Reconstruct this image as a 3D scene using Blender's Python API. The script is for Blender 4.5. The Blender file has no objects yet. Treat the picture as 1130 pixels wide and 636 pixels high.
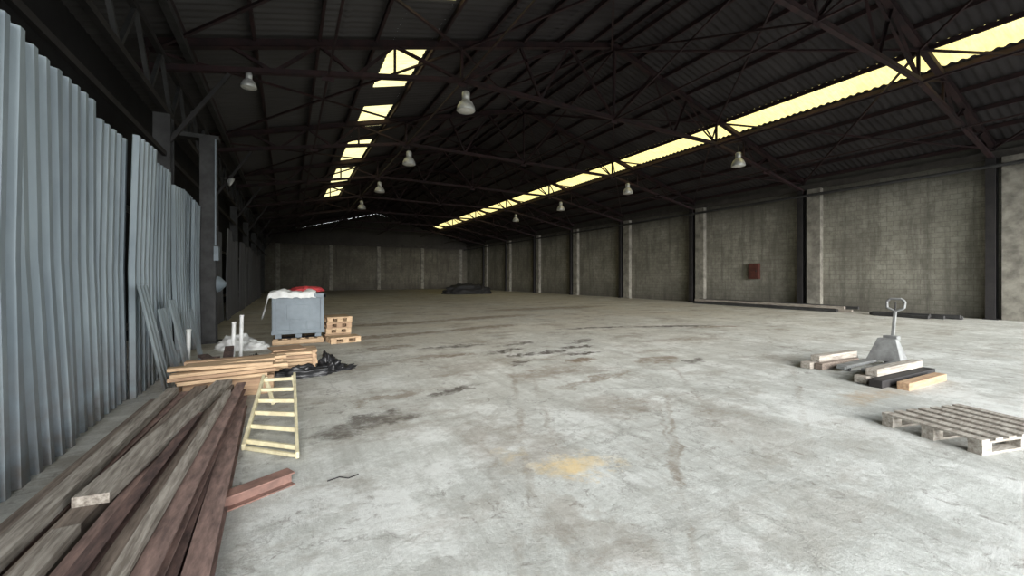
import bpy, math, random, itertools
from mathutils import Vector, Matrix, noise
random.seed(7)
S=bpy.context.scene
S.view_settings.view_transform='Standard'
S.view_settings.exposure=0.0
COL=S.collection

# ---------------------------------------------------------------- materials
class NT:
    def __init__(s,name):
        m=bpy.data.materials.new(name); m.use_nodes=True
        s.m=m; s.t=m.node_tree; s.b=s.t.nodes['Principled BSDF']; s.L=s.t.links
        s.tc=s.t.nodes.new('ShaderNodeTexCoord')
    def n(s,typ,ins=None,**kw):
        nd=s.t.nodes.new(typ)
        for k,v in kw.items(): setattr(nd,k,v)
        if ins:
            for k,v in ins.items():
                sock=nd.inputs[k]
                if isinstance(v,bpy.types.NodeSocket): s.L.new(v,sock)
                else: sock.default_value=v
        return nd
    def math(s,op,a,b=0.0,clamp=False):
        nd=s.n('ShaderNodeMath',{0:a,1:b},operation=op); nd.use_clamp=clamp
        return nd.outputs[0]
    def noise(s,scale,detail=4,rough=.6,vec=None,dist=0.0):
        nd=s.n('ShaderNodeTexNoise',{'Scale':scale,'Detail':detail,'Roughness':rough,'Distortion':dist,'Vector':vec or s.tc.outputs['Object']})
        return nd.outputs['Fac']
    def map(s,scale=(1,1,1),loc=(0,0,0),rot=(0,0,0),vec=None):
        return s.n('ShaderNodeMapping',{'Vector':vec or s.tc.outputs['Object'],'Scale':scale,'Location':loc,'Rotation':rot}).outputs[0]
    def rng(s,v,a,b,c=0.0,d=1.0):
        return s.n('ShaderNodeMapRange',{0:v,1:a,2:b,3:c,4:d}).outputs[0]
    def mix(s,f,a,b,mode='MIX'):
        nd=s.n('ShaderNodeMix',data_type='RGBA',blend_type=mode)
        for i,v in ((0,f),(6,a),(7,b)):
            if isinstance(v,bpy.types.NodeSocket): s.L.new(v,nd.inputs[i])
            else: nd.inputs[i].default_value=(v if i==0 else (*v[:3],1))
        return nd.outputs[2]
    def set(s,**k):
        for a,v in k.items():
            a={'color':'Base Color','rough':'Roughness','metal':'Metallic','emis':'Emission Color','est':'Emission Strength','alpha':'Alpha','normal':'Normal'}[a]
            if isinstance(v,bpy.types.NodeSocket): s.L.new(v,s.b.inputs[a])
            else: s.b.inputs[a].default_value=(*v,1) if isinstance(v,tuple) and len(v)==3 else v
    def bump(s,h,strength=.3,dist=.02):
        s.L.new(s.n('ShaderNodeBump',{'Height':h,'Strength':strength,'Distance':dist}).outputs[0],s.b.inputs['Normal'])

def simple(name,c1,c2,scale=4,rough=.8,metal=0,stretch=(1,1,1),bump=.15,lo=.35,hi=.65):
    t=NT(name); v=t.map(stretch)
    f=t.rng(t.noise(scale,5,.65,v),lo,hi)
    t.set(color=t.mix(f,c1,c2),rough=rough,metal=metal)
    if bump: t.bump(t.noise(scale*4,4,.6,v),bump,.01)
    return t.m

M={}
M['rust']=simple('steel_red_oxide',(.034,.013,.014),(.012,.006,.008),3,.8)
M['dark']=simple('steel_dark',(.026,.023,.023),(.012,.011,.012),3,.7)
M['grey']=simple('steel_grey',(.05,.05,.05),(.022,.022,.022),3,.7)
M['wood']=simple('wood_tan',(.62,.45,.28),(.42,.28,.17),5,.8,stretch=(1,6,6))
M['woodo']=simple('wood_orange',(.50,.34,.21),(.30,.19,.12),3,.8,stretch=(1,8,8))
M['woodg']=simple('wood_weathered',(.44,.40,.35),(.17,.145,.12),6,.85,stretch=(6,.5,6))
M['woodg2']=simple('wood_weathered_brown',(.27,.22,.18),(.11,.085,.07),6,.85,stretch=(6,.5,6))
M['woodgx']=simple('wood_weathered_x',(.46,.43,.38),(.22,.19,.16),5,.85,stretch=(.6,6,6))
M['beam']=simple('steel_primer_brown',(.17,.105,.09),(.055,.036,.033),7,.85,stretch=(3,.6,3))
M['beam2']=simple('steel_primer_pink',(.32,.215,.185),(.13,.088,.078),7,.85,stretch=(3,.6,3))
M['beamr']=simple('steel_primer_red',(.30,.17,.135),(.15,.09,.075),6,.8)
M['white']=simple('white_plastic',(.75,.76,.75),(.6,.6,.58),6,.5,bump=.05)
M['bluegrey']=simple('plastic_blue_grey',(.195,.235,.265),(.14,.17,.195),2.5,.55,bump=.03)
M['red']=simple('red_cloth',(.5,.05,.05),(.3,.025,.035),6,.7)
M['black']=simple('black_plastic',(.010,.010,.012),(.024,.024,.026),6,.4)
M['tarp']=simple('black_tarp',(.008,.008,.009),(.016,.015,.015),2,.8)
M['yellow']=simple('ladder_cream',(.74,.68,.46),(.52,.46,.30),7,.6)
M['rustbox']=simple('rusty_metal',(.10,.028,.018),(.05,.017,.013),5,.8)
M['concl']=simple('concrete_light',(.32,.305,.26),(.15,.14,.12),2.2,.9)
M['concd']=simple('concrete_dark',(.07,.062,.055),(.04,.036,.032),2.2,.9)
M['alu']=simple('lamp_aluminium',(.62,.63,.62),(.42,.43,.42),8,.35,.3,bump=.02)
M['glass']=simple('lamp_diffuser',(.8,.8,.76),(.65,.65,.6),6,.3,bump=0)
M['jack']=simple('pallet_jack_grey',(.25,.26,.255),(.14,.14,.14),5,.55)
M['rubber']=simple('rubber',(.02,.02,.02),(.04,.04,.04),5,.7)

def sheetmat(name,c1,c2,c3):
    t=NT(name); v=t.map((1,1,.25))
    a=t.rng(t.noise(1.3,5,.6,v),.35,.65)
    c=t.mix(a,c1,c2)
    z=t.n('ShaderNodeSeparateXYZ',{0:t.tc.outputs['Object']}).outputs[2]
    lo=t.math('MULTIPLY',t.rng(z,1.1,0.0),t.rng(t.noise(5,4,.6),.3,.7))
    c=t.mix(lo,c,c3)
    t.set(color=c,rough=.55,metal=.1); return t.m
M['galv']=sheetmat('galvanised_sheet',(.35,.41,.44),(.18,.22,.25),(.17,.145,.13))
M['galvd']=sheetmat('old_dark_sheet',(.085,.085,.088),(.05,.05,.055),(.05,.045,.04))

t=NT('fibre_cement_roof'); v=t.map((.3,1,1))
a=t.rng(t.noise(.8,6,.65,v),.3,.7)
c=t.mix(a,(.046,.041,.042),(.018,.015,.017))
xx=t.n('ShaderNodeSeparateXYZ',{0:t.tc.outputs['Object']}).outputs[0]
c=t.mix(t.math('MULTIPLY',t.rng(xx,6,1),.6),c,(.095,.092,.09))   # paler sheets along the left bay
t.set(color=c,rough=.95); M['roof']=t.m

def sky(name,c1,c2,c3,st):
    t=NT(name)
    a=t.rng(t.noise(1.1,5,.65,t.map((1,.7,1))),.35,.7)
    f=t.rng(t.noise(7,3,.5,t.map((.4,3,1))),.4,.7)
    c=t.mix(a,c1,c2); c=t.mix(t.math('MULTIPLY',f,.5),c,c3)
    t.set(color=(.6,.55,.3),rough=.6,emis=c,est=st); return t.m
M['skyl']=sky('skylight_fibreglass_right',(1,.90,.40),(.88,.74,.28),(.52,.41,.15),1.45)
M['skyl2']=sky('skylight_fibreglass_left',(1,.94,.52),(.92,.82,.38),(.6,.5,.2),1.5)

def floor_mat():
    t=NT('concrete_floor_worn'); o=t.tc.outputs['Object']
    sep=t.n('ShaderNodeSeparateXYZ',{0:o})
    big=t.rng(t.noise(.25,5,.6),.38,.62)
    mid=t.rng(t.noise(1.5,12,.8,dist=.8),.40,.60)
    tr=t.rng(t.noise(1.0,10,.8,t.map((2.4,.16,1),rot=(0,0,.22))),.47,.60)
    tr2=t.rng(t.noise(1.0,10,.8,t.map((.2,2.2,1),rot=(0,0,.5))),.5,.63)
    fine=t.rng(t.noise(14,10,.85),.40,.62)
    vfine=t.rng(t.noise(60,4,.75),.38,.62)
    c=t.mix(mid,(.80,.83,.80),(.55,.57,.54))
    c=t.mix(t.math('MULTIPLY',big,.4),c,(.55,.55,.51))
    c=t.mix(t.math('MULTIPLY',tr,.55),c,(.37,.37,.34))
    c=t.mix(t.math('MULTIPLY',tr2,.4),c,(.38,.37,.34))
    c=t.mix(t.math('MULTIPLY',fine,.45),c,(.36,.365,.34))
    c=t.mix(t.math('MULTIPLY',vfine,.22),c,(.25,.25,.23))
    ch=t.rng(t.noise(.6,10,.8,t.map(loc=(4,9,0))),.5,.58)
    c=t.mix(t.math('MULTIPLY',ch,.55),c,(.84,.86,.84))
    far=t.math('MULTIPLY',t.rng(sep.outputs[1],3,13),t.rng(t.noise(.35,8,.75,t.map(loc=(1,2,0))),.36,.58,.45,1))
    c=t.mix(t.math('MULTIPLY',far,.8),c,(.54,.485,.385))
    sp=t.math('MULTIPLY',t.rng(t.noise(5,9,.8,dist=1.0),.56,.63),t.rng(t.noise(.5,4,.6,t.map(loc=(7,1,0))),.38,.54))
    c=t.mix(t.math('MULTIPLY',sp,.65),c,(.20,.18,.16))
    wide=t.math('MULTIPLY',t.rng(t.noise(.6,10,.8,t.map((1,1.7,1),loc=(11,3,0))),.52,.60),t.rng(sep.outputs[1],2,7,.45,1))
    c=t.mix(t.math('MULTIPLY',wide,.6),c,(.25,.21,.16))
    wv=t.n('ShaderNodeVectorMath',{0:t.n('ShaderNodeTexNoise',{'Scale':2.5,'Detail':7,'Roughness':.75,'Vector':o}).outputs['Color'],1:(.7,.7,.7)},operation='MULTIPLY').outputs[0]
    vor=t.n('ShaderNodeTexVoronoi',{'Vector':t.n('ShaderNodeVectorMath',{0:o,1:wv},operation='ADD').outputs[0],'Scale':1.6},feature='DISTANCE_TO_EDGE')
    cr=t.rng(vor.outputs[0],.0,.03,1,0)
    cr=t.math('MULTIPLY',cr,t.rng(t.noise(.6,3,.5,t.map(loc=(3,3,3))),.46,.58))
    c=t.mix(t.math('MULTIPLY',cr,.5),c,(.2,.19,.17))
    warp=t.n('ShaderNodeVectorMath',{0:t.n('ShaderNodeVectorMath',{0:t.n('ShaderNodeTexNoise',{'Scale':2.6,'Detail':8,'Roughness':.75,'Vector':o}).outputs['Color'],1:(.5,.5,.5)},operation='SUBTRACT').outputs[0],1:(1.2,1.2,0)},operation='MULTIPLY').outputs[0]
    wo=t.n('ShaderNodeVectorMath',{0:o,1:warp},operation='ADD').outputs[0]
    brk=t.rng(t.noise(4,7,.75,t.map(loc=(5,5,0))),.38,.54,.25,1)
    brk2=t.rng(t.noise(1.2,7,.8,t.map(loc=(9,5,0))),.44,.58,0,1)
    def stain(c,x,y,rx,ry,rot,col,st,soft=.7,vec=None,b=None):
        v=t.n('ShaderNodeVectorMath',{0:vec or wo,1:(x,y,0)},operation='SUBTRACT').outputs[0]
        v=t.n('ShaderNodeVectorRotate',{'Vector':v,'Angle':-rot},rotation_type='Z_AXIS').outputs[0]
        v=t.n('ShaderNodeVectorMath',{0:v,1:(1/rx,1/ry,0)},operation='MULTIPLY').outputs[0]
        l=t.n('ShaderNodeVectorMath',{0:v},operation='LENGTH').outputs['Value']
        f=t.rng(l,1.15,soft,0,st)
        if b!=0: f=t.math('MULTIPLY',f,b or brk)
        return t.mix(f,c,col)
    dk=(.085,.07,.055); br=(.22,.17,.12)
    for a in [(.75,4.7,.62,.28,.2,dk,.8),(1.2,5.6,.6,.14,.4,br,.7),(2.1,5.5,.5,.10,.3,dk,.9),(4.7,7.3,.9,.14,.1,dk,1),(5.5,6.9,.55,.12,-.2,dk,1),
              (4.2,7.9,.55,.12,.2,dk,1),(3.9,6.7,.4,.12,.5,dk,.9),(5.9,7.6,.5,.12,.1,dk,1),(4.9,8.6,.7,.12,.2,dk,.9),(3.4,9.0,.9,.16,-.1,dk,.85),(5.0,6.3,.4,.16,.1,br,1),
              (6.5,8.2,.6,.12,.3,dk,.9),(3.0,7.9,.6,.12,.1,br,.9),(11.2,9.3,1.5,.22,-.3,dk,1),(8.6,10.2,1.4,.18,-.2,dk,.9),(12.5,8.5,1.0,.14,-.4,br,.9),(6.3,5.6,.6,.28,.2,br,.85),(6.9,5.2,.4,.14,.1,dk,.8),
              (4.2,5.0,1.0,.14,.2,br,.7),(2.4,11.5,1.7,.4,.1,br,.85),(1.9,9.6,.8,.25,.1,br,.8),(3.9,5.8,.9,.35,.3,br,.55),(3.0,6.8,1.2,.4,.2,br,.4),
              (3.2,14.5,1.8,.5,0,br,.9),(7,15,2.5,.5,.1,br,.8),(5.5,12.0,1.6,.35,.2,br,.85),(12,18,4,.8,0,br,.7),(2.6,8.0,.8,.25,.1,br,.6),(9,7.2,1.4,.3,-.2,br,.5),
              (3.6,3.9,.5,.5,.3,br,.4),(1.9,3.4,.5,.8,.2,br,.4),(1.7,2.0,.25,.5,.3,br,.4),(4.3,2.6,.5,.9,-.5,br,.3)]:
        c=stain(c,*a)
    soft=t.n('ShaderNodeVectorMath',{0:o,1:t.n('ShaderNodeVectorMath',{0:warp,1:(.3,.3,0)},operation='MULTIPLY').outputs[0]},operation='ADD').outputs[0]
    for a in [(2.6,4.6,4.5,.05,1.1,br,.5),(2.9,4.5,4.5,.05,1.1,br,.4),(4.9,3.7,3.4,.04,.85,br,.5),(3.6,3.0,2.5,.035,.75,br,.6),(3.0,2.5,1.8,.03,.8,br,.55),(6.5,3.2,3.0,.045,.5,br,.45),(1.4,2.8,2.6,.04,1.25,br,.4)]:
        c=stain(c,*a,soft=.3,vec=soft,b=brk2)
    c=stain(c,2.14,2.78,.38,.19,-.25,(.80,.62,.32),.8,.2,b=0)
    c=stain(c,1.75,3.25,.25,.12,-.3,(.62,.52,.34),.5,.2)
    c=stain(c,7.0,2.5,.9,.2,0,(.45,.28,.12),.5,.3)
    t.set(color=c,rough=.85)
    t.bump(t.math('ADD',fine,mid),.45,.02)
    return t.m
M['floor']=floor_mat()

def wallmat(name,axis,c1,c2,mort,dirt):
    t=NT(name); s=t.n('ShaderNodeSeparateXYZ',{0:t.tc.outputs['Object']})
    v=t.n('ShaderNodeCombineXYZ',{0:s.outputs[axis],1:s.outputs[2]}).outputs[0]
    br=t.n('ShaderNodeTexBrick',{'Vector':v,'Color1':(*c1,1),'Color2':(*c2,1),'Mortar':(*mort,1),'Scale':1.0,'Mortar Size':.013,'Mortar Smooth':.5,'Brick Width':.45,'Row Height':.22})
    n1=t.rng(t.noise(.4,9,.78),.42,.6)
    c=t.mix(t.math('MULTIPLY',n1,.65),br.outputs[0],dirt)
    n2=t.rng(t.noise(3.5,8,.82),.48,.6)
    c=t.mix(t.math('MULTIPLY',n2,.5),c,dirt)
    st=t.rng(t.noise(2.2,6,.7,t.map((1,1,.1))),.5,.62)
    c=t.mix(t.math('MULTIPLY',st,.5),c,tuple(x*.7 for x in dirt))
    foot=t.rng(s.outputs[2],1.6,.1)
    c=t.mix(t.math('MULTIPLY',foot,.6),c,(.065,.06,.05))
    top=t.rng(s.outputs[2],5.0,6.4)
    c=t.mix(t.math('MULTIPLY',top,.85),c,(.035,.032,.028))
    t.set(color=c,rough=.9); t.bump(br.outputs['Fac'],-.4,.02)
    return t.m
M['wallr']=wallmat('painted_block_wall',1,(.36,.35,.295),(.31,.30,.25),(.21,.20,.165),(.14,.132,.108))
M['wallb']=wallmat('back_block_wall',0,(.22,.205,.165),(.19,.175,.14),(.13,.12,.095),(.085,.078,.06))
M['bayshade']=simple('bay_shade_dark',(.02,.019,.019),(.012,.011,.012),1.5,.95)  # near-black colour painted in for the shade of the open adjoining bay
M['ground']=simple('yard_asphalt',(.25,.25,.24),(.18,.18,.17),2,.95)

# ---------------------------------------------------------------- mesh builder
class MB:
    def __init__(s): s.v=[];s.f=[];s.mi=[];s.mats=[]
    def mid(s,m):
        m=M[m]
        if m not in s.mats: s.mats.append(m)
        return s.mats.index(m)
    def add(s,vs,fs,m):
        b=len(s.v); s.v+= [tuple(x) for x in vs]; k=s.mid(m)
        for f in fs: s.f.append(tuple(b+i for i in f)); s.mi.append(k)
    def box(s,c,d,m,rot=(0,0,0),mat=None):
        R=mat or (Matrix.Rotation(rot[2],3,'Z')@Matrix.Rotation(rot[1],3,'Y')@Matrix.Rotation(rot[0],3,'X'))
        c=Vector(c); vs=[]
        for x in(-.5,.5):
            for y in(-.5,.5):
                for z in(-.5,.5): vs.append(c+R@Vector((x*d[0],y*d[1],z*d[2])))
        s.add(vs,[(0,1,3,2),(4,6,7,5),(0,4,5,1),(2,3,7,6),(0,2,6,4),(1,5,7,3)],m)
    def frame(s,p,q,up=(0,0,1)):
        p=Vector(p);q=Vector(q);d=(q-p).normalized();up=Vector(up)
        if abs(d.dot(up))>.98: up=Vector((0,1,0))
        a=d.cross(up).normalized(); b=a.cross(d).normalized()
        return p,q,d,a,b
    def bar(s,p,q,w,h,m,up=(0,0,1)):
        p,q,d,a,b=s.frame(p,q,up)
        vs=[o+a*x*w/2+b*y*h/2 for o in(p,q) for x,y in((-1,-1),(1,-1),(1,1),(-1,1))]
        s.add(vs,[(3,2,1,0),(4,5,6,7),(0,1,5,4),(1,2,6,5),(2,3,7,6),(3,0,4,7)],m)
    def angle(s,p,q,w,m):
        p,q,d,a,b=s.frame(p,q)
        s.bar(p,q,w,w*.14,m); off=a*(w*.43)+b*(w*.5); s.bar(p+off,q+off,w*.14,w,m)
    def ibeam(s,p,q,w,h,m,up=(0,0,1),roll=0):
        p,q,d,a,b=s.frame(p,q,up)
        R=Matrix.Rotation(roll,3,d); a=R@a;b=R@b
        t=h*.1
        for o in(1,-1): s.bar(p+b*o*(h/2-t/2),q+b*o*(h/2-t/2),w,t,m,up=b)
        s.bar(p,q,t,h-2*t,m,up=b)
    def cyl(s,p,q,r,m,n=12,r2=None,cap=True):
        r2=r if r2 is None else r2
        p,q,d,a,b=s.frame(p,q)
        vs=[o+(a*math.cos(2*math.pi*i/n)+b*math.sin(2*math.pi*i/n))*rr for o,rr in((p,r),(q,r2)) for i in range(n)]
        fs=[(i,(i+1)%n,n+(i+1)%n,n+i) for i in range(n)]
        if cap: fs+= [tuple(range(n))[::-1],tuple(range(n,2*n))]
        s.add(vs,fs,m)
    def lathe(s,c,prof,m,n=24):
        c=Vector(c);vs=[c+Vector((r*math.cos(2*math.pi*i/n),r*math.sin(2*math.pi*i/n),z)) for r,z in prof for i in range(n)]
        fs=[(j*n+i,j*n+(i+1)%n,(j+1)*n+(i+1)%n,(j+1)*n+i) for j in range(len(prof)-1) for i in range(n)]
        s.add(vs,fs,m)
    def tube(s,pts,r,m,n=8):
        for a,b in zip(pts,pts[1:]): s.cyl(a,b,r,m,n)
    def blob(s,c,d,m,seed=0,amp=.35,nu=40,nv=18,fr=2.2):
        vs=[];fs=[]
        for j in range(nv+1):
            ph=j/nv*math.pi/2
            for i in range(nu):
                th=2*math.pi*i/nu
                u=Vector((math.cos(th)*math.cos(ph),math.sin(th)*math.cos(ph),math.sin(ph)))
                k=1+amp*noise.fractal(u*fr+Vector((seed,seed*2,0)),1,2,5)+amp*.25*abs(noise.noise(u*fr*4))
                vs.append((c[0]+u.x*k*d[0],c[1]+u.y*k*d[1],c[2]+max(0,u.z*k)*d[2]))
        for j in range(nv):
            for i in range(nu): fs.append((j*nu+i,j*nu+(i+1)%nu,(j+1)*nu+(i+1)%nu,(j+1)*nu+i))
        s.add(vs,fs,m)
    def obj(s,name,smooth=False,parent=None,bevel=0):
        me=bpy.data.meshes.new(name); 
        me.from_pydata(s.v,[],s.f)
        for m in s.mats: me.materials.append(m)
        me.polygons.foreach_set('material_index',s.mi)
        if smooth: me.polygons.foreach_set('use_smooth',[True]*len(s.f))
        me.update()
        o=bpy.data.objects.new(name,me); COL.objects.link(o)
        if parent: o.parent=parent
        if bevel:
            b=o.modifiers.new('bevel','BEVEL'); b.width=bevel; b.segments=2; b.limit_method='ANGLE'
        return o

# ---------------------------------------------------------------- dimensions
XL,XW,XR=-3.6,24.0,10.65
Y0,Y1=-3.0,58.0
def rz(x): return 7.6+.27*x if x<XR else 7.6+.27*(2*XR-x)
EZ=rz(XW)
BAYS=[11.5+6.64*k for k in range(-2,7)]

# ---------------------------------------------------------------- shell
b=MB(); b.box(((XL+XW)/2,(Y0+Y1)/2,-.1),(XW-XL+.6,Y1-Y0+.4,.2),'floor'); b.obj('floor')
b=MB(); b.box((10,-33.3,-.16),(120,60,.2),'ground'); b.obj('yard_ground')
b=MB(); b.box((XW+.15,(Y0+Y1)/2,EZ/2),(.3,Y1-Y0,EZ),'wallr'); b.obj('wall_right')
b=MB(); b.box((XL-.15,(Y0+Y1)/2,rz(XL)/2),(.3,Y1-Y0,rz(XL)),'bayshade'); b.obj('left_bay_dark_panel')  # panel added to close the open left bay; its darkness is painted shade
def gable(name,ya,yb,zb):
    b=MB(); pts=[(XL-.3,zb),(XW+.3,zb),(XW+.3,EZ-.05),(XR,rz(XR)-.05),(XL-.3,rz(XL)-.1)]
    b.add([(x,ya,z) for x,z in pts]+[(x,yb,z) for x,z in pts],[(0,1,2,3,4),(9,8,7,6,5)]+[(i,5+i,5+(i+1)%5,(i+1)%5) for i in range(5)],'wallb'); b.obj(name)
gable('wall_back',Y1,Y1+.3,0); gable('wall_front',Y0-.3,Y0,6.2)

def corr(b,x0,x1,y0,y1,m,pitch=.24,amp=.028,seg=6,dz=0):
    n=max(2,int((y1-y0)/pitch*seg)); vs=[]
    for i in range(n+1):
        y=y0+(y1-y0)*i/n; z=amp*math.sin(2*math.pi*y/pitch)+dz
        vs+= [(x0,y,rz(x0)+z),(x1,y,rz(x1)+z)]
    b.add(vs,[(2*i,2*i+1,2*i+3,2*i+2) for i in range(n)],m)
SL=[(6.3,9.7),(11.8,14.9),(16.7,19.2),(21.4,25.0),(27.1,31.2),(33.5,37.0)]
RX0,RX1=17.2,18.35
b=MB()
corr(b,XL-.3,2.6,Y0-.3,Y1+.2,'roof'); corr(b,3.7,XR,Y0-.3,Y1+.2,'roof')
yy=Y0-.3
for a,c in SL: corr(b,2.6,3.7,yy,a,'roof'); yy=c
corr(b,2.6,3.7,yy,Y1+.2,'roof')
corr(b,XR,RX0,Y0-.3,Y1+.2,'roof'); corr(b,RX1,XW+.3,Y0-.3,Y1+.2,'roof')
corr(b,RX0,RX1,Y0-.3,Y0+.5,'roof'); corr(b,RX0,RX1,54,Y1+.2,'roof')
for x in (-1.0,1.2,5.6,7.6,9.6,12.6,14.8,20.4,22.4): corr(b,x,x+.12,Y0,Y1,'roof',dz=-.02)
b.obj('ceiling',smooth=True)
b=MB()
for a,c in SL: corr(b,2.6,3.7,a,c,'skyl2')
b.obj('skylight_strip',smooth=True)
b=MB(); corr(b,RX0,RX1,Y0+.5,54,'skyl'); b.obj('skylight_strip',smooth=True)

b=MB()
xs=[-3.2,-2.0,-.7,.7,2.1,3.85,5.3,6.7,8.1,9.5,10.4, 10.9,11.8,13.2,14.6,16.0,17.12,18.45,19.8,21.2,22.6,23.8]
for x in xs: b.bar((x,Y0,rz(x)-.12),(x,Y1,rz(x)-.12),.07,.14,'rust')
b.obj('roof_purlins')

def truss(y):
    b=MB()
    T=lambda x:(x,y,rz(x)-.3)
    lo=[(-2.7,6.1),(.9,6.8),(4.6,7.5),(XR,7.5),(16.7,7.5),(20.4,6.8),(24,6.1)]
    L=[(x,y,z) for x,z in lo]
    b.angle(T(-2.7),T(XR),.17,'rust'); b.angle(T(XR),T(23.95),.17,'rust')
    for a,c in zip(L,L[1:]): b.angle(a,c,.12,'rust')
    b.bar(L[0],T(-2.7),.1,.1,'rust'); b.bar(L[-1],T(23.9),.1,.1,'rust')
    for sx in (0,1):
        mx=lambda x: x if not sx else 2*XR-x
        P=lambda x,z=None:(mx(x),y,(rz(x)-.3) if z is None else z)
        for p,q in [(P(-1.2),P(-.3,6.57)),(P(-.3,6.57),P(.7)),(P(.7),P(1.6,6.93)),(P(1.6,6.93),P(2.6)),(P(2.6),P(4.6,7.5)),(P(4.6,7.5),P(4.6)),
                    (P(4.6,7.5),P(6.6)),(P(6.6),P(7.4,7.5)),(P(7.4,7.5),P(8.6)),(P(8.6),P(XR,7.5)),(P(4.6,7.5),P(8.6)),(P(2.6),P(2.6,7.12))]:
            b.angle(p,q,.075,'rust')
    b.bar((XR,y,7.5),(XR,y,rz(XR)-.3),.07,.07,'rust')
    for x,z in lo: b.box((x if x<23.9 else 23.9,y,z),(.3,.02,.24),'rust')
    b.obj('roof_truss')
for y in BAYS: truss(y)
b=MB()
for i,(a,c) in enumerate(zip(BAYS,BAYS[1:])):
    for x0,x1 in ((-2.6,4.6),(4.6,XR-.1),(XR+.1,16.7),(16.7,23.8)):
        b.bar((x0,a,rz(x0)-.36),(x1,c,rz(x1)-.36),.06,.06,'rust')
        b.bar((x1,a,rz(x1)-.36),(x0,c,rz(x0)-.36),.06,.06,'rust')
    b.bar((XR,a,7.5),(XR,c,rz(XR)-.4),.05,.05,'rust'); b.bar((XR,c,7.5),(XR,a,rz(XR)-.4),.05,.05,'rust')
for x,z in ((4.6,7.5),(XR,7.5),(16.7,7.5),(.9,6.8),(20.4,6.8)): b.bar((x,BAYS[0],z),(x,Y1,z),.05,.05,'rust')
b.obj('roof_bracing')

b=MB()
X=-2.35
for z in (5.25,6.35): b.bar((X,Y0,z),(X,Y1,z),.1,.12,'dark')
b.bar((-2.0,Y0,6.7),(-2.0,Y1,6.7),.14,.16,'grey')
y=Y0
while y<Y1-1.6:
    b.bar((X,y,5.25),(X,y+.83,6.35),.07,.07,'grey'); b.bar((X,y+.83,6.35),(X,y+1.66,5.25),.07,.07,'grey'); y+=1.66
b.bar((X,Y0,4.3),(X,Y1,4.3),.07,.1,'dark')
b.obj('lattice_girder')
for y in BAYS:
    b=MB(); yy=y+.05
    b.ibeam((-2.4,yy,0),(-2.4,yy,5.18),.3,.34,'grey',up=(0,1,0))
    b.box((-2.4,yy,.02),(.5,.5,.04),'grey')
    b.bar((-2.3,y,4.6),(-1.2,y,6.35),.08,.08,'dark')
    b.obj('steel_column')
b=MB(); b.ibeam((-1.72,12.45,0),(-1.72,12.45,5.0),.32,.34,'grey',up=(0,1,0)); b.box((-1.72,12.45,.02),(.5,.5,.04),'grey')
b.box((-1.9,12.45,5.05),(.8,.3,.1),'grey'); b.box((-1.54,12.3,2.2),(.1,.22,.35),'bluegrey'); b.bar((-1.56,12.25,2.4),(-1.56,12.25,5.0),.03,.03,'bluegrey')
b.obj('steel_column')

b=MB()
for y in BAYS: b.box((XW-.14,y-.55,3.1),(.28,.62,6.2),'concl')
b.obj('trim_1')
for y in BAYS:
    b=MB(); b.ibeam((XW-.22,y+.02,0),(XW-.22,y+.02,6.2),.26,.4,'dark',up=(1,0,0)); b.box((XW-.22,y+.02,.02),(.42,.4,.04),'dark')
    b.obj('steel_column')
b=MB(); b.box((XW-.1,(Y0+Y1)/2,6.35),(.2,Y1-Y0,.28),'concd'); b.obj('trim_2')
b=MB(); b.cyl((XW-.55,Y0,5.85),(XW-.55,Y1-.1,5.85),.07,'grey',10)
for y in BAYS: b.bar((XW-.55,y,5.85),(XW-.45,y,5.85),.05,.05,'grey')
b.obj('downpipe_run')
b=MB()
for x in (-1.1,4.9,10.9,17,22.9): b.box((x,Y1-.12,2.95),(.45,.24,5.9),'concl')
b.obj('trim_3')
b=MB(); b.box((XR-.3,Y1-.15,6.1),(XW-XL-.6,.3,.4),'concd'); b.obj('trim_4')

b=MB(); b.box((XW-.10,14.1,2.0),(.18,.6,.9),'rustbox'); b.box((XW-.20,14.1,2.0),(.02,.52,.8),'rustbox'); b.box((XW-.22,13.92,2.0),(.03,.04,.1),'dark')
b.obj('rusty_electrical_box')

# ---------------------------------------------------------------- lamps
def lamp(x,y,z,top,s=1.0):
    b=MB()
    b.lathe((x,y,z),[(.27*s,-.22*s),(.285*s,-.2*s),(.26*s,-.08*s),(.2*s,.04*s),(.13*s,.11*s),(.1*s,.13*s)],'alu')
    b.lathe((x,y,z),[(0.001,-.25*s),(.12*s,-.245*s),(.265*s,-.21*s)],'glass')
    b.lathe((x,y,z),[(.1*s,.13*s),(.12*s,.15*s),(.12*s,.34*s),(.09*s,.38*s),(.03*s,.4*s),(.001,.4*s)],'alu',16)
    b.cyl((x,y,z+.38*s),(x,y,top),.015,'dark',8)
    b.tube([(x+.05*math.cos(a),y,z+.45*s+.05*math.sin(a)) for a in [i*math.pi/4 for i in range(9)]],.01,'dark',6)
    b.obj('high_bay_lamp',smooth=True)
for y in BAYS[2:6]: lamp(4.72,y,6.87,7.5)
for y in BAYS[2:6]: lamp(17.3,y-.6,6.72,7.4)
lamp(-.82,11.5,6.25,6.48,.6)
b=MB(); b.lathe((0,0,0),[(.2,0),(.18,.06),(.09,.14),(.05,.18),(.001,.18)],'bluegrey',20); b.lathe((0,0,0),[(.001,.03),(.19,.01)],'alu',20)
o=b.obj('wall_bulkhead_lamp',smooth=True); o.location=(-1.52,12.2,1.45); o.rotation_euler=(0,math.radians(90),0)
b=MB(); b.lathe((0,0,0),[(.16,0),(.15,.05),(.06,.14),(.001,.15)],'white',20); b.bar((0,0,.12),(-.0,0,.45),.04,.04,'grey')
o=b.obj('wall_bulkhead_lamp',smooth=True); o.rotation_euler=(0,math.radians(-60),0); o.location=(-1.75,17.5,5.0)

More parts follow.
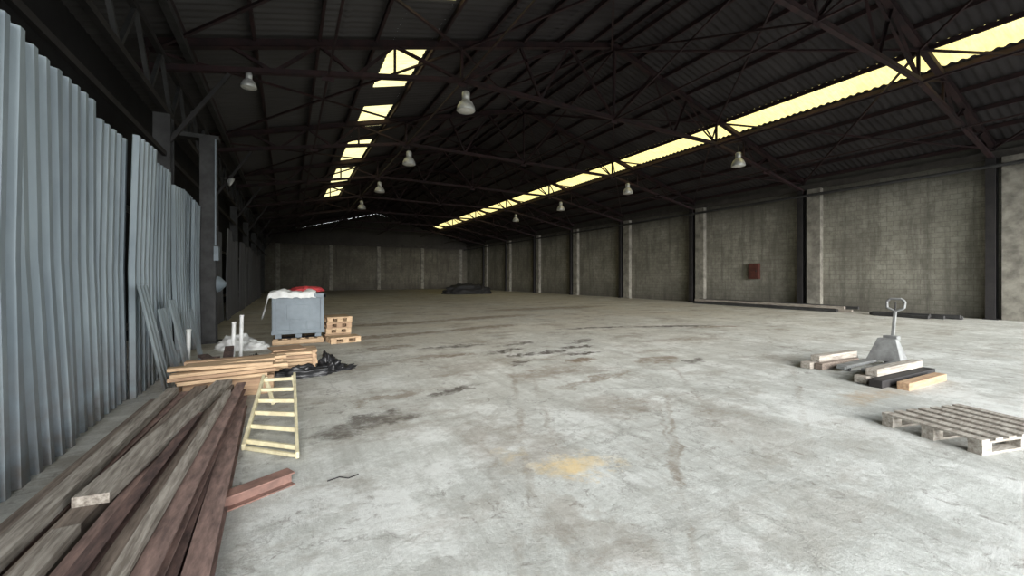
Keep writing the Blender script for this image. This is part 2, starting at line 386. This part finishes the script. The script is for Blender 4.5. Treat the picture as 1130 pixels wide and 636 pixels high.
# ---------------------------------------------------------------- corrugated metal fences
def fence(name,x,y0,y1,h,m,lean,seed,w=.86):
    random.seed(seed); b=MB(); y=y0
    while y<y1-.1:
        ww=min(w,y1-y); hh=h+random.uniform(-.16,.09); dx=random.uniform(-.08,.06); tp=random.uniform(-.06,.06); ln=lean+random.uniform(-.06,.06); tilt=random.uniform(-.035,.035)
        n=int(ww/.03); vs=[]
        prof=[0,0,.055,.055,.055,0]
        for i in range(n+1):
            p=prof[i%6]; yy=y+ww*i/n*1.06
            for z in (0.0,.5,1):
                vs.append((x+dx+p+ln*z-.03*math.sin(z*3),yy+tilt*z*hh,z*(hh+tp*i/n)))
        b.add(vs,[(3*i+j,3*i+3+j,3*i+4+j,3*i+1+j) for i in range(n) for j in range(2)],m); y+=ww
    for z in (.9,2.6): b.bar((x-.14,y0,z),(x-.14+lean*z/h,y1,z),.06,.08,'woodg')
    return b.obj(name)
fence('corrugated_metal_fence',-1.88,-1.5,12.1,3.5,'galv',-.03,3)
fence('corrugated_metal_fence',-2.1,12.75,40,3.4,'galvd',-.03,5,1.0)
b=MB()
for (y,h,xb) in ((6.9,1.5,-1.42),(7.5,1.15,-1.42),(8.1,1.25,-1.40),(9.5,1.0,-1.45)):
    n=9; vs=[]
    for i in range(n+1):
        p=(0,.02,.02)[i%3]; yy=y+i*.045
        vs+= [(xb+p,yy,0),(xb+p-.3*h/1.5,yy+.08,h)]
    b.add(vs,[(2*i,2*i+2,2*i+3,2*i+1) for i in range(n)],'galv')
b.obj('leaning_sheet_offcuts')

# ---------------------------------------------------------------- beam pile
random.seed(12)
b=MB()
L=[ (-.34,-.50,.4,6.0,.07,.12,.14,'i2'),(-.50,-.60,.4,6.3,.07,.12,.14,'i1'),(-.68,-.74,.4,6.3,.07,.13,.14,'i2'),(-.84,-.86,.4,6.3,.07,.12,.14,'w'),
 (-1.0,-1.0,.4,6.3,.08,.13,.16,'i1'),(-1.16,-1.12,.4,6.3,.07,.12,.14,'i2'),(-1.32,-1.25,.4,6.3,.06,.12,.12,'w'),(-1.46,-1.40,.6,6.2,.05,.10,.1,'i1'),
 (-.60,-.52,.4,6.2,.21,.10,.10,'i2'),(-.78,-.66,.4,6.2,.20,.12,.09,'w2'),(-.96,-.78,.4,6.0,.20,.14,.07,'i2'),(-1.14,-.95,.5,6.3,.21,.13,.08,'w2'),(-1.32,-1.10,.4,6.2,.18,.10,.10,'i2'),
 (-1.02,-.70,3.3,6.2,.29,.17,.06,'w'),(-1.22,-1.18,1.2,6.1,.28,.10,.07,'w'),(-.69,-.60,.4,5.6,.285,.06,.05,'w'),(-.88,-.76,.4,4.9,.275,.07,.05,'i1'),
 (-1.42,-1.32,.5,6.0,.17,.09,.09,'w2'),(-1.06,-1.02,.4,3.0,.27,.11,.05,'w') ]
for x0,x1,y0,y1,z,w,h,k in L:
    p=(x0,y0,z);q=(x1,y1,z+random.uniform(0,.02))
    if k=='w': b.bar(p,q,w,h,'woodg')
    elif k=='w2': b.bar(p,q,w,h,'woodg2')
    else: b.ibeam(p,q,w,h,'beam' if k=='i1' else 'beam2')
b.obj('beam_and_timber_pile')

random.seed(4)
b=MB()
for y in (6.62,6.98): b.box((-.68,y,.13),(1.0,.1,.25),'woodo')
for r in range(4):
    for i in range(4):
        z=.285+r*.052; y=6.52+i*.17+random.uniform(-.02,.02); l=1.08+random.uniform(-.15,.2); a=random.uniform(-.10,.12)
        b.box((-.68+random.uniform(-.08,.1),y,z),(l,.14,.042),random.choice(['wood','woodo','wood','woodo']),rot=(0,random.uniform(-.02,.02),a+.05))
b.obj('sawn_board_stack',bevel=.004)
b=MB()
for i in range(9):
    y=7.6+random.uniform(0,1.0); x=-1.05+random.uniform(-.2,.25); a=random.uniform(1.2,1.9)
    b.box((x,y,.03+.045*i),(.9+random.random()*.5,.13,.04),random.choice(['beam','beam2','woodo','beamr','woodg2']),rot=(0,random.uniform(-.05,.05),a))
b.obj('scrap_board_pile')

b=MB()
cx,cy=.08,7.95
b.box((cx,cy,.05),(.62,.6,.1),'dark')
for r in range(5):
    for i in range(4): b.box((cx+random.uniform(-.02,.02),cy-.24+i*.16,.125+r*.055),(.68,.15,.047),'wood' if (r+i)%3 else 'woodo')
for x in (-.3,.3): b.box((cx+x,cy-.34,.24),(.05,.02,.3),'woodo')
b.box((cx-.1,cy+.02,.4),(.5,.5,.02),'woodo',rot=(0,0,.2))
b.obj('wooden_block_crate',bevel=.004)
b=MB(); b.blob((.62,7.85,0),(.17,.38,.23),'black',3,.5); b.blob((.15,7.40,0),(.45,.10,.15),'black',8,.5); b.blob((.78,7.7,0),(.22,.14,.07),'black',5,.7); b.blob((-.5,7.95,0),(.12,.3,.3),'black',11,.4); b.obj('black_plastic_sheet',smooth=True)

# bulk container on its pallet
b=MB(); cx,cy=.22,11.6; W,D,H=1.08,1.0,.95; z0=.26
b.box((cx,cy-D/2,z0+H/2),(W,.04,H),'bluegrey'); b.box((cx,cy+D/2,z0+H/2),(W,.04,H),'bluegrey')
b.box((cx-W/2,cy,z0+H/2),(.04,D,H),'bluegrey'); b.box((cx+W/2,cy,z0+H/2),(.04,D,H),'bluegrey'); b.box((cx,cy,z0+.03),(W,D,.06),'bluegrey')
for s in(-1,1):
    b.box((cx,cy+s*(D/2+.03),z0+H-.04),(W+.12,.06,.1),'bluegrey'); b.box((cx+s*(W/2+.03),cy,z0+H-.04),(.06,D+.12,.1),'bluegrey')
    b.box((cx,cy+s*(D/2+.02),z0+.05),(W+.06,.05,.1),'bluegrey')
    for k in range(2): b.box((cx+(k*2-1)*.51,cy+s*(D/2+.025),z0+H/2),(.07,.05,H-.1),'bluegrey')
    for k in (-.18,.18): b.box((cx+k,cy+s*(D/2+.022),z0+.18),(.03,.03,.2),'bluegrey')
b.box((cx,cy-D/2-.025,z0+H*.55),(.5,.014,.35),'bluegrey')
for x,y in itertools.product((-.43,0,.43),(-.4,.4)): b.box((cx+x,cy+y,z0-.05),(.14,.14,.1),'bluegrey')
for k in range(6): b.box((cx-.48+k*.19,cy,.14),(.12,1.02,.025),'wood')
for y in(-.45,0,.45): b.box((cx,cy+y,.07),(1.1,.1,.1),'wood')
b.box((cx,cy,.012),(1.1,.9,.02),'wood'); b.box((cx,cy-.3,.155),(1.05,.3,.012),'dark')
b.obj('plastic_bulk_container',bevel=.01)
def drape(name,x0,x1,y0,y1,zt,cxm,hx,cym,hy,m,amp,seed,drop=1.0):
    b=MB(); n=40; vs=[]
    for i in range(n+1):
        for j in range(n+1):
            x=x0+(x1-x0)*i/n; y=y0+(y1-y0)*j/n
            ox=max(0,abs(x-cxm)-hx); oy=max(0,abs(y-cym)-hy); o=math.hypot(ox,oy)
            z=zt-o*drop+amp*abs(noise.fractal(Vector((x*3+seed,y*3,seed)),1,2,4))
            x-= (math.copysign(ox*.65,x-cxm)) ; y-= math.copysign(oy*.65,y-cym)
            x+=.05*noise.noise(Vector((y*6,z*4,seed)));y+=.05*noise.noise(Vector((x*6,z*4,seed+5)))
            vs.append((x,y,z))
    b.add(vs,[(i*(n+1)+j,(i+1)*(n+1)+j,(i+1)*(n+1)+j+1,i*(n+1)+j+1) for i in range(n) for j in range(n)],m)
    return b.obj(name,smooth=True)
drape('white_plastic_sheet',-.86,.60,10.92,12.1,1.25,.22,.60,11.6,.57,'white',.10,2,1.3)
b=MB(); b.blob((.40,11.8,1.25),(.42,.34,.13),'red',4,.25); b.obj('red_cloth_bundle',smooth=True)
b=MB(); b.blob((-1.0,11.1,0),(.40,.35,.28),'white',6,.3); b.blob((-.65,10.8,0),(.28,.2,.17),'white',9,.4); b.obj('white_rubble_sack',smooth=True)

for (x,y,h) in ((-.90,9.1,.78),(-.80,9.35,.88),(-1.50,8.72,.72)):
    b=MB(); b.cyl((x,y,0),(x+.02,y,h),.032,'white',14); b.cyl((x+.02,y,h-.02),(x+.02,y,h+.01),.038,'white',14); b.cyl((x,y,0),(x,y,.02),.07,'white',14); b.obj('white_plastic_post')

def pallet(b,c,w,d,rot,m='wood',z=0):
    R=Matrix.Rotation(rot,3,'Z'); C=Vector(c)
    def bx(p,s): b.box(C+R@Vector(p)+Vector((0,0,z)),s,m,rot=(0,0,rot))
    for j in(-1,0,1):
        bx((0,j*(d/2-.05),.01),(w,.1,.02)); bx((0,j*(d/2-.05),.11),(w,.1,.018))
        for i in(-1,0,1): bx((i*(w/2-.07),j*(d/2-.05),.06),(.13,.1,.08))
    n=7
    for i in range(n): bx((-w/2+.05+i*(w-.1)/(n-1),0,.13),(.1,d,.02))
b=MB()
for k in range(4): pallet(b,(1.15,12.0,0),.62,.8,.04*k,'wood' if k%2 else 'woodo',k*.145)
b.obj('pallet_stack')
b=MB(); pallet(b,(1.22,11.05,0),.72,.5,.15,'wood'); b.obj('wooden_pallet')
b=MB(); pallet(b,(6.15,1.42,0),1.2,.8,-.25,'woodgx'); b.obj('wooden_pallet')

# ladder
b=MB(); 
bl=Vector((-.36,4.45,.05)); br=Vector((.07,4.02,.05)); tl=Vector((-.27,6.0,.36)); tr=Vector((.07,5.95,.36))
b.bar(bl,tl,.03,.06,'yellow'); b.bar(br,tr,.03,.06,'yellow')
for k in range(6):
    f=.07+k*.172; b.bar(bl.lerp(tl,f),br.lerp(tr,f),.03,.04,'yellow')
b.bar(bl.lerp(tl,.02)+Vector((0,0,-.02)),br.lerp(tr,.02)+Vector((0,0,-.02)),.03,.03,'yellow')
b.bar(tl+Vector((.02,-.05,0)),(-.16,5.9,.02),.03,.04,'yellow'); b.bar(tr+Vector((-.02,-.05,0)),(.09,5.9,.02),.03,.04,'yellow')
b.obj('step_ladder',bevel=.004)

b=MB(); b.ibeam((-.40,3.42,.052),(.02,3.62,.052),.12,.10,'beamr'); b.obj('short_steel_beam')

b=MB(); b.blob((15.8,38.5,0),(2.2,1.3,.95),'tarp',2,.35,fr=3); b.blob((17.3,38,0),(1.0,.9,.75),'tarp',5,.35); b.blob((14.4,38.6,0),(.9,.8,.55),'tarp',7,.3); b.obj('black_tarpaulin_heap',smooth=True)

random.seed(9); b=MB()
for i in range(10):
    x=22.4+i%5*.2+random.uniform(-.05,.05); z=.08+(i//5)*.15
    b.bar((x,8.6+random.random()*2,z),(x+random.uniform(-.2,.2),15+random.random()*2.2,z),.14,.12,random.choice(['grey','woodg2','woodg','woodg']))
b.obj('stacked_wall_timbers')
b=MB()
for i in range(5): b.bar((21.8+i*.22,5.2+random.random(),.07+.05*(i%2)),(22.0+i*.2,7.8+random.random()*.5,.07),.14,.12,'grey')
b.obj('stacked_wall_timbers')

# timbers at right
b=MB()
for (x0,y0,x1,y1,z,w,m) in [(8.0,3.82,9.6,3.75,.06,.16,'woodgx'),(8.1,3.66,9.3,3.60,.06,.12,'woodg2'),(8.2,3.76,9.4,3.68,.17,.15,'woodgx'),
        (7.6,2.88,9.3,2.80,.06,.16,'woodgx'),(7.5,2.66,9.3,2.60,.06,.16,'dark'),(7.7,2.78,9.2,2.72,.18,.15,'woodgx'),(7.7,2.42,9.0,2.38,.05,.14,'woodo')]:
    b.bar((x0,y0,z),(x1,y1,z),w,.11,m)
b.obj('timber_pile',bevel=.008)

# pallet jack (local forks toward +x)
b=MB()
for s in(-1,1):
    b.box((.95,s*.17,.09),(1.15,.15,.05),'jack'); b.box((1.5,s*.17,.075),(.14,.12,.05),'jack'); b.cyl((1.35,s*.17-.05,.04),(1.35,s*.17+.05,.04),.04,'rubber',14)
b.add([(.42,-.25,.1),(.42,.25,.1),(.10,-.25,.1),(.10,.25,.1),(.28,-.13,.5),(.28,.13,.5),(.16,-.13,.5),(.16,.13,.5)],
      [(0,1,5,4),(2,6,7,3),(0,4,6,2),(1,3,7,5),(4,5,7,6),(0,2,3,1)],'jack')
b.cyl((.03,0,.12),(.03,0,.48),.065,'jack',16); b.cyl((.03,-.09,.1),(.03,-.02,.1),.1,'rubber',18); b.cyl((.03,.02,.1),(.03,.09,.1),.1,'rubber',18)
b.box((.06,0,.5),(.16,.2,.08),'jack')
b.bar((.02,0,.5),(-.10,0,.98),.045,.045,'jack')
pl=[(-.10,0,.98),(-.11,-.12,1.04),(-.125,-.13,1.16),(-.13,-.08,1.21),(-.13,.08,1.21),(-.125,.13,1.16),(-.11,.12,1.04),(-.10,0,.98)]
b.tube(pl,.022,'jack',10); b.bar((-.10,0,.98),(-.12,0,1.16),.02,.02,'rubber')
o=b.obj('pallet_jack',bevel=.006); o.location=(9.8,3.22,0); o.rotation_euler=(0,0,math.pi)

b=MB()
b.tube([(.27,3.5,.008),(.36,3.52,.01),(.42,3.47,.008),(.5,3.5,.008)],.005,'dark',5)
b.obj('loose_wire')

# ---------------------------------------------------------------- light
w=bpy.data.worlds.new('overcast_sky'); S.world=w; w.use_nodes=True
bg=w.node_tree.nodes['Background']; bg.inputs[0].default_value=(.92,.97,1,1); bg.inputs[1].default_value=3.3
sd=bpy.data.lights.new('sun','SUN'); sd.energy=8.8; sd.angle=math.radians(40); sd.color=(1,.98,.95)
so=bpy.data.objects.new('sun',sd); COL.objects.link(so); so.rotation_euler=(math.radians(76),0,math.radians(-12)); so.location=(0,-20,12)

# ---------------------------------------------------------------- camera
cd=bpy.data.cameras.new('camera'); cd.sensor_width=36; cd.lens=450/1130*36; cd.shift_y=-11/1130; cd.clip_end=300; cd.clip_start=.05
co=bpy.data.objects.new('camera',cd); COL.objects.link(co); co.location=(0,0,1.6); co.rotation_euler=(math.radians(90),0,-math.atan(247/450))
S.camera=co
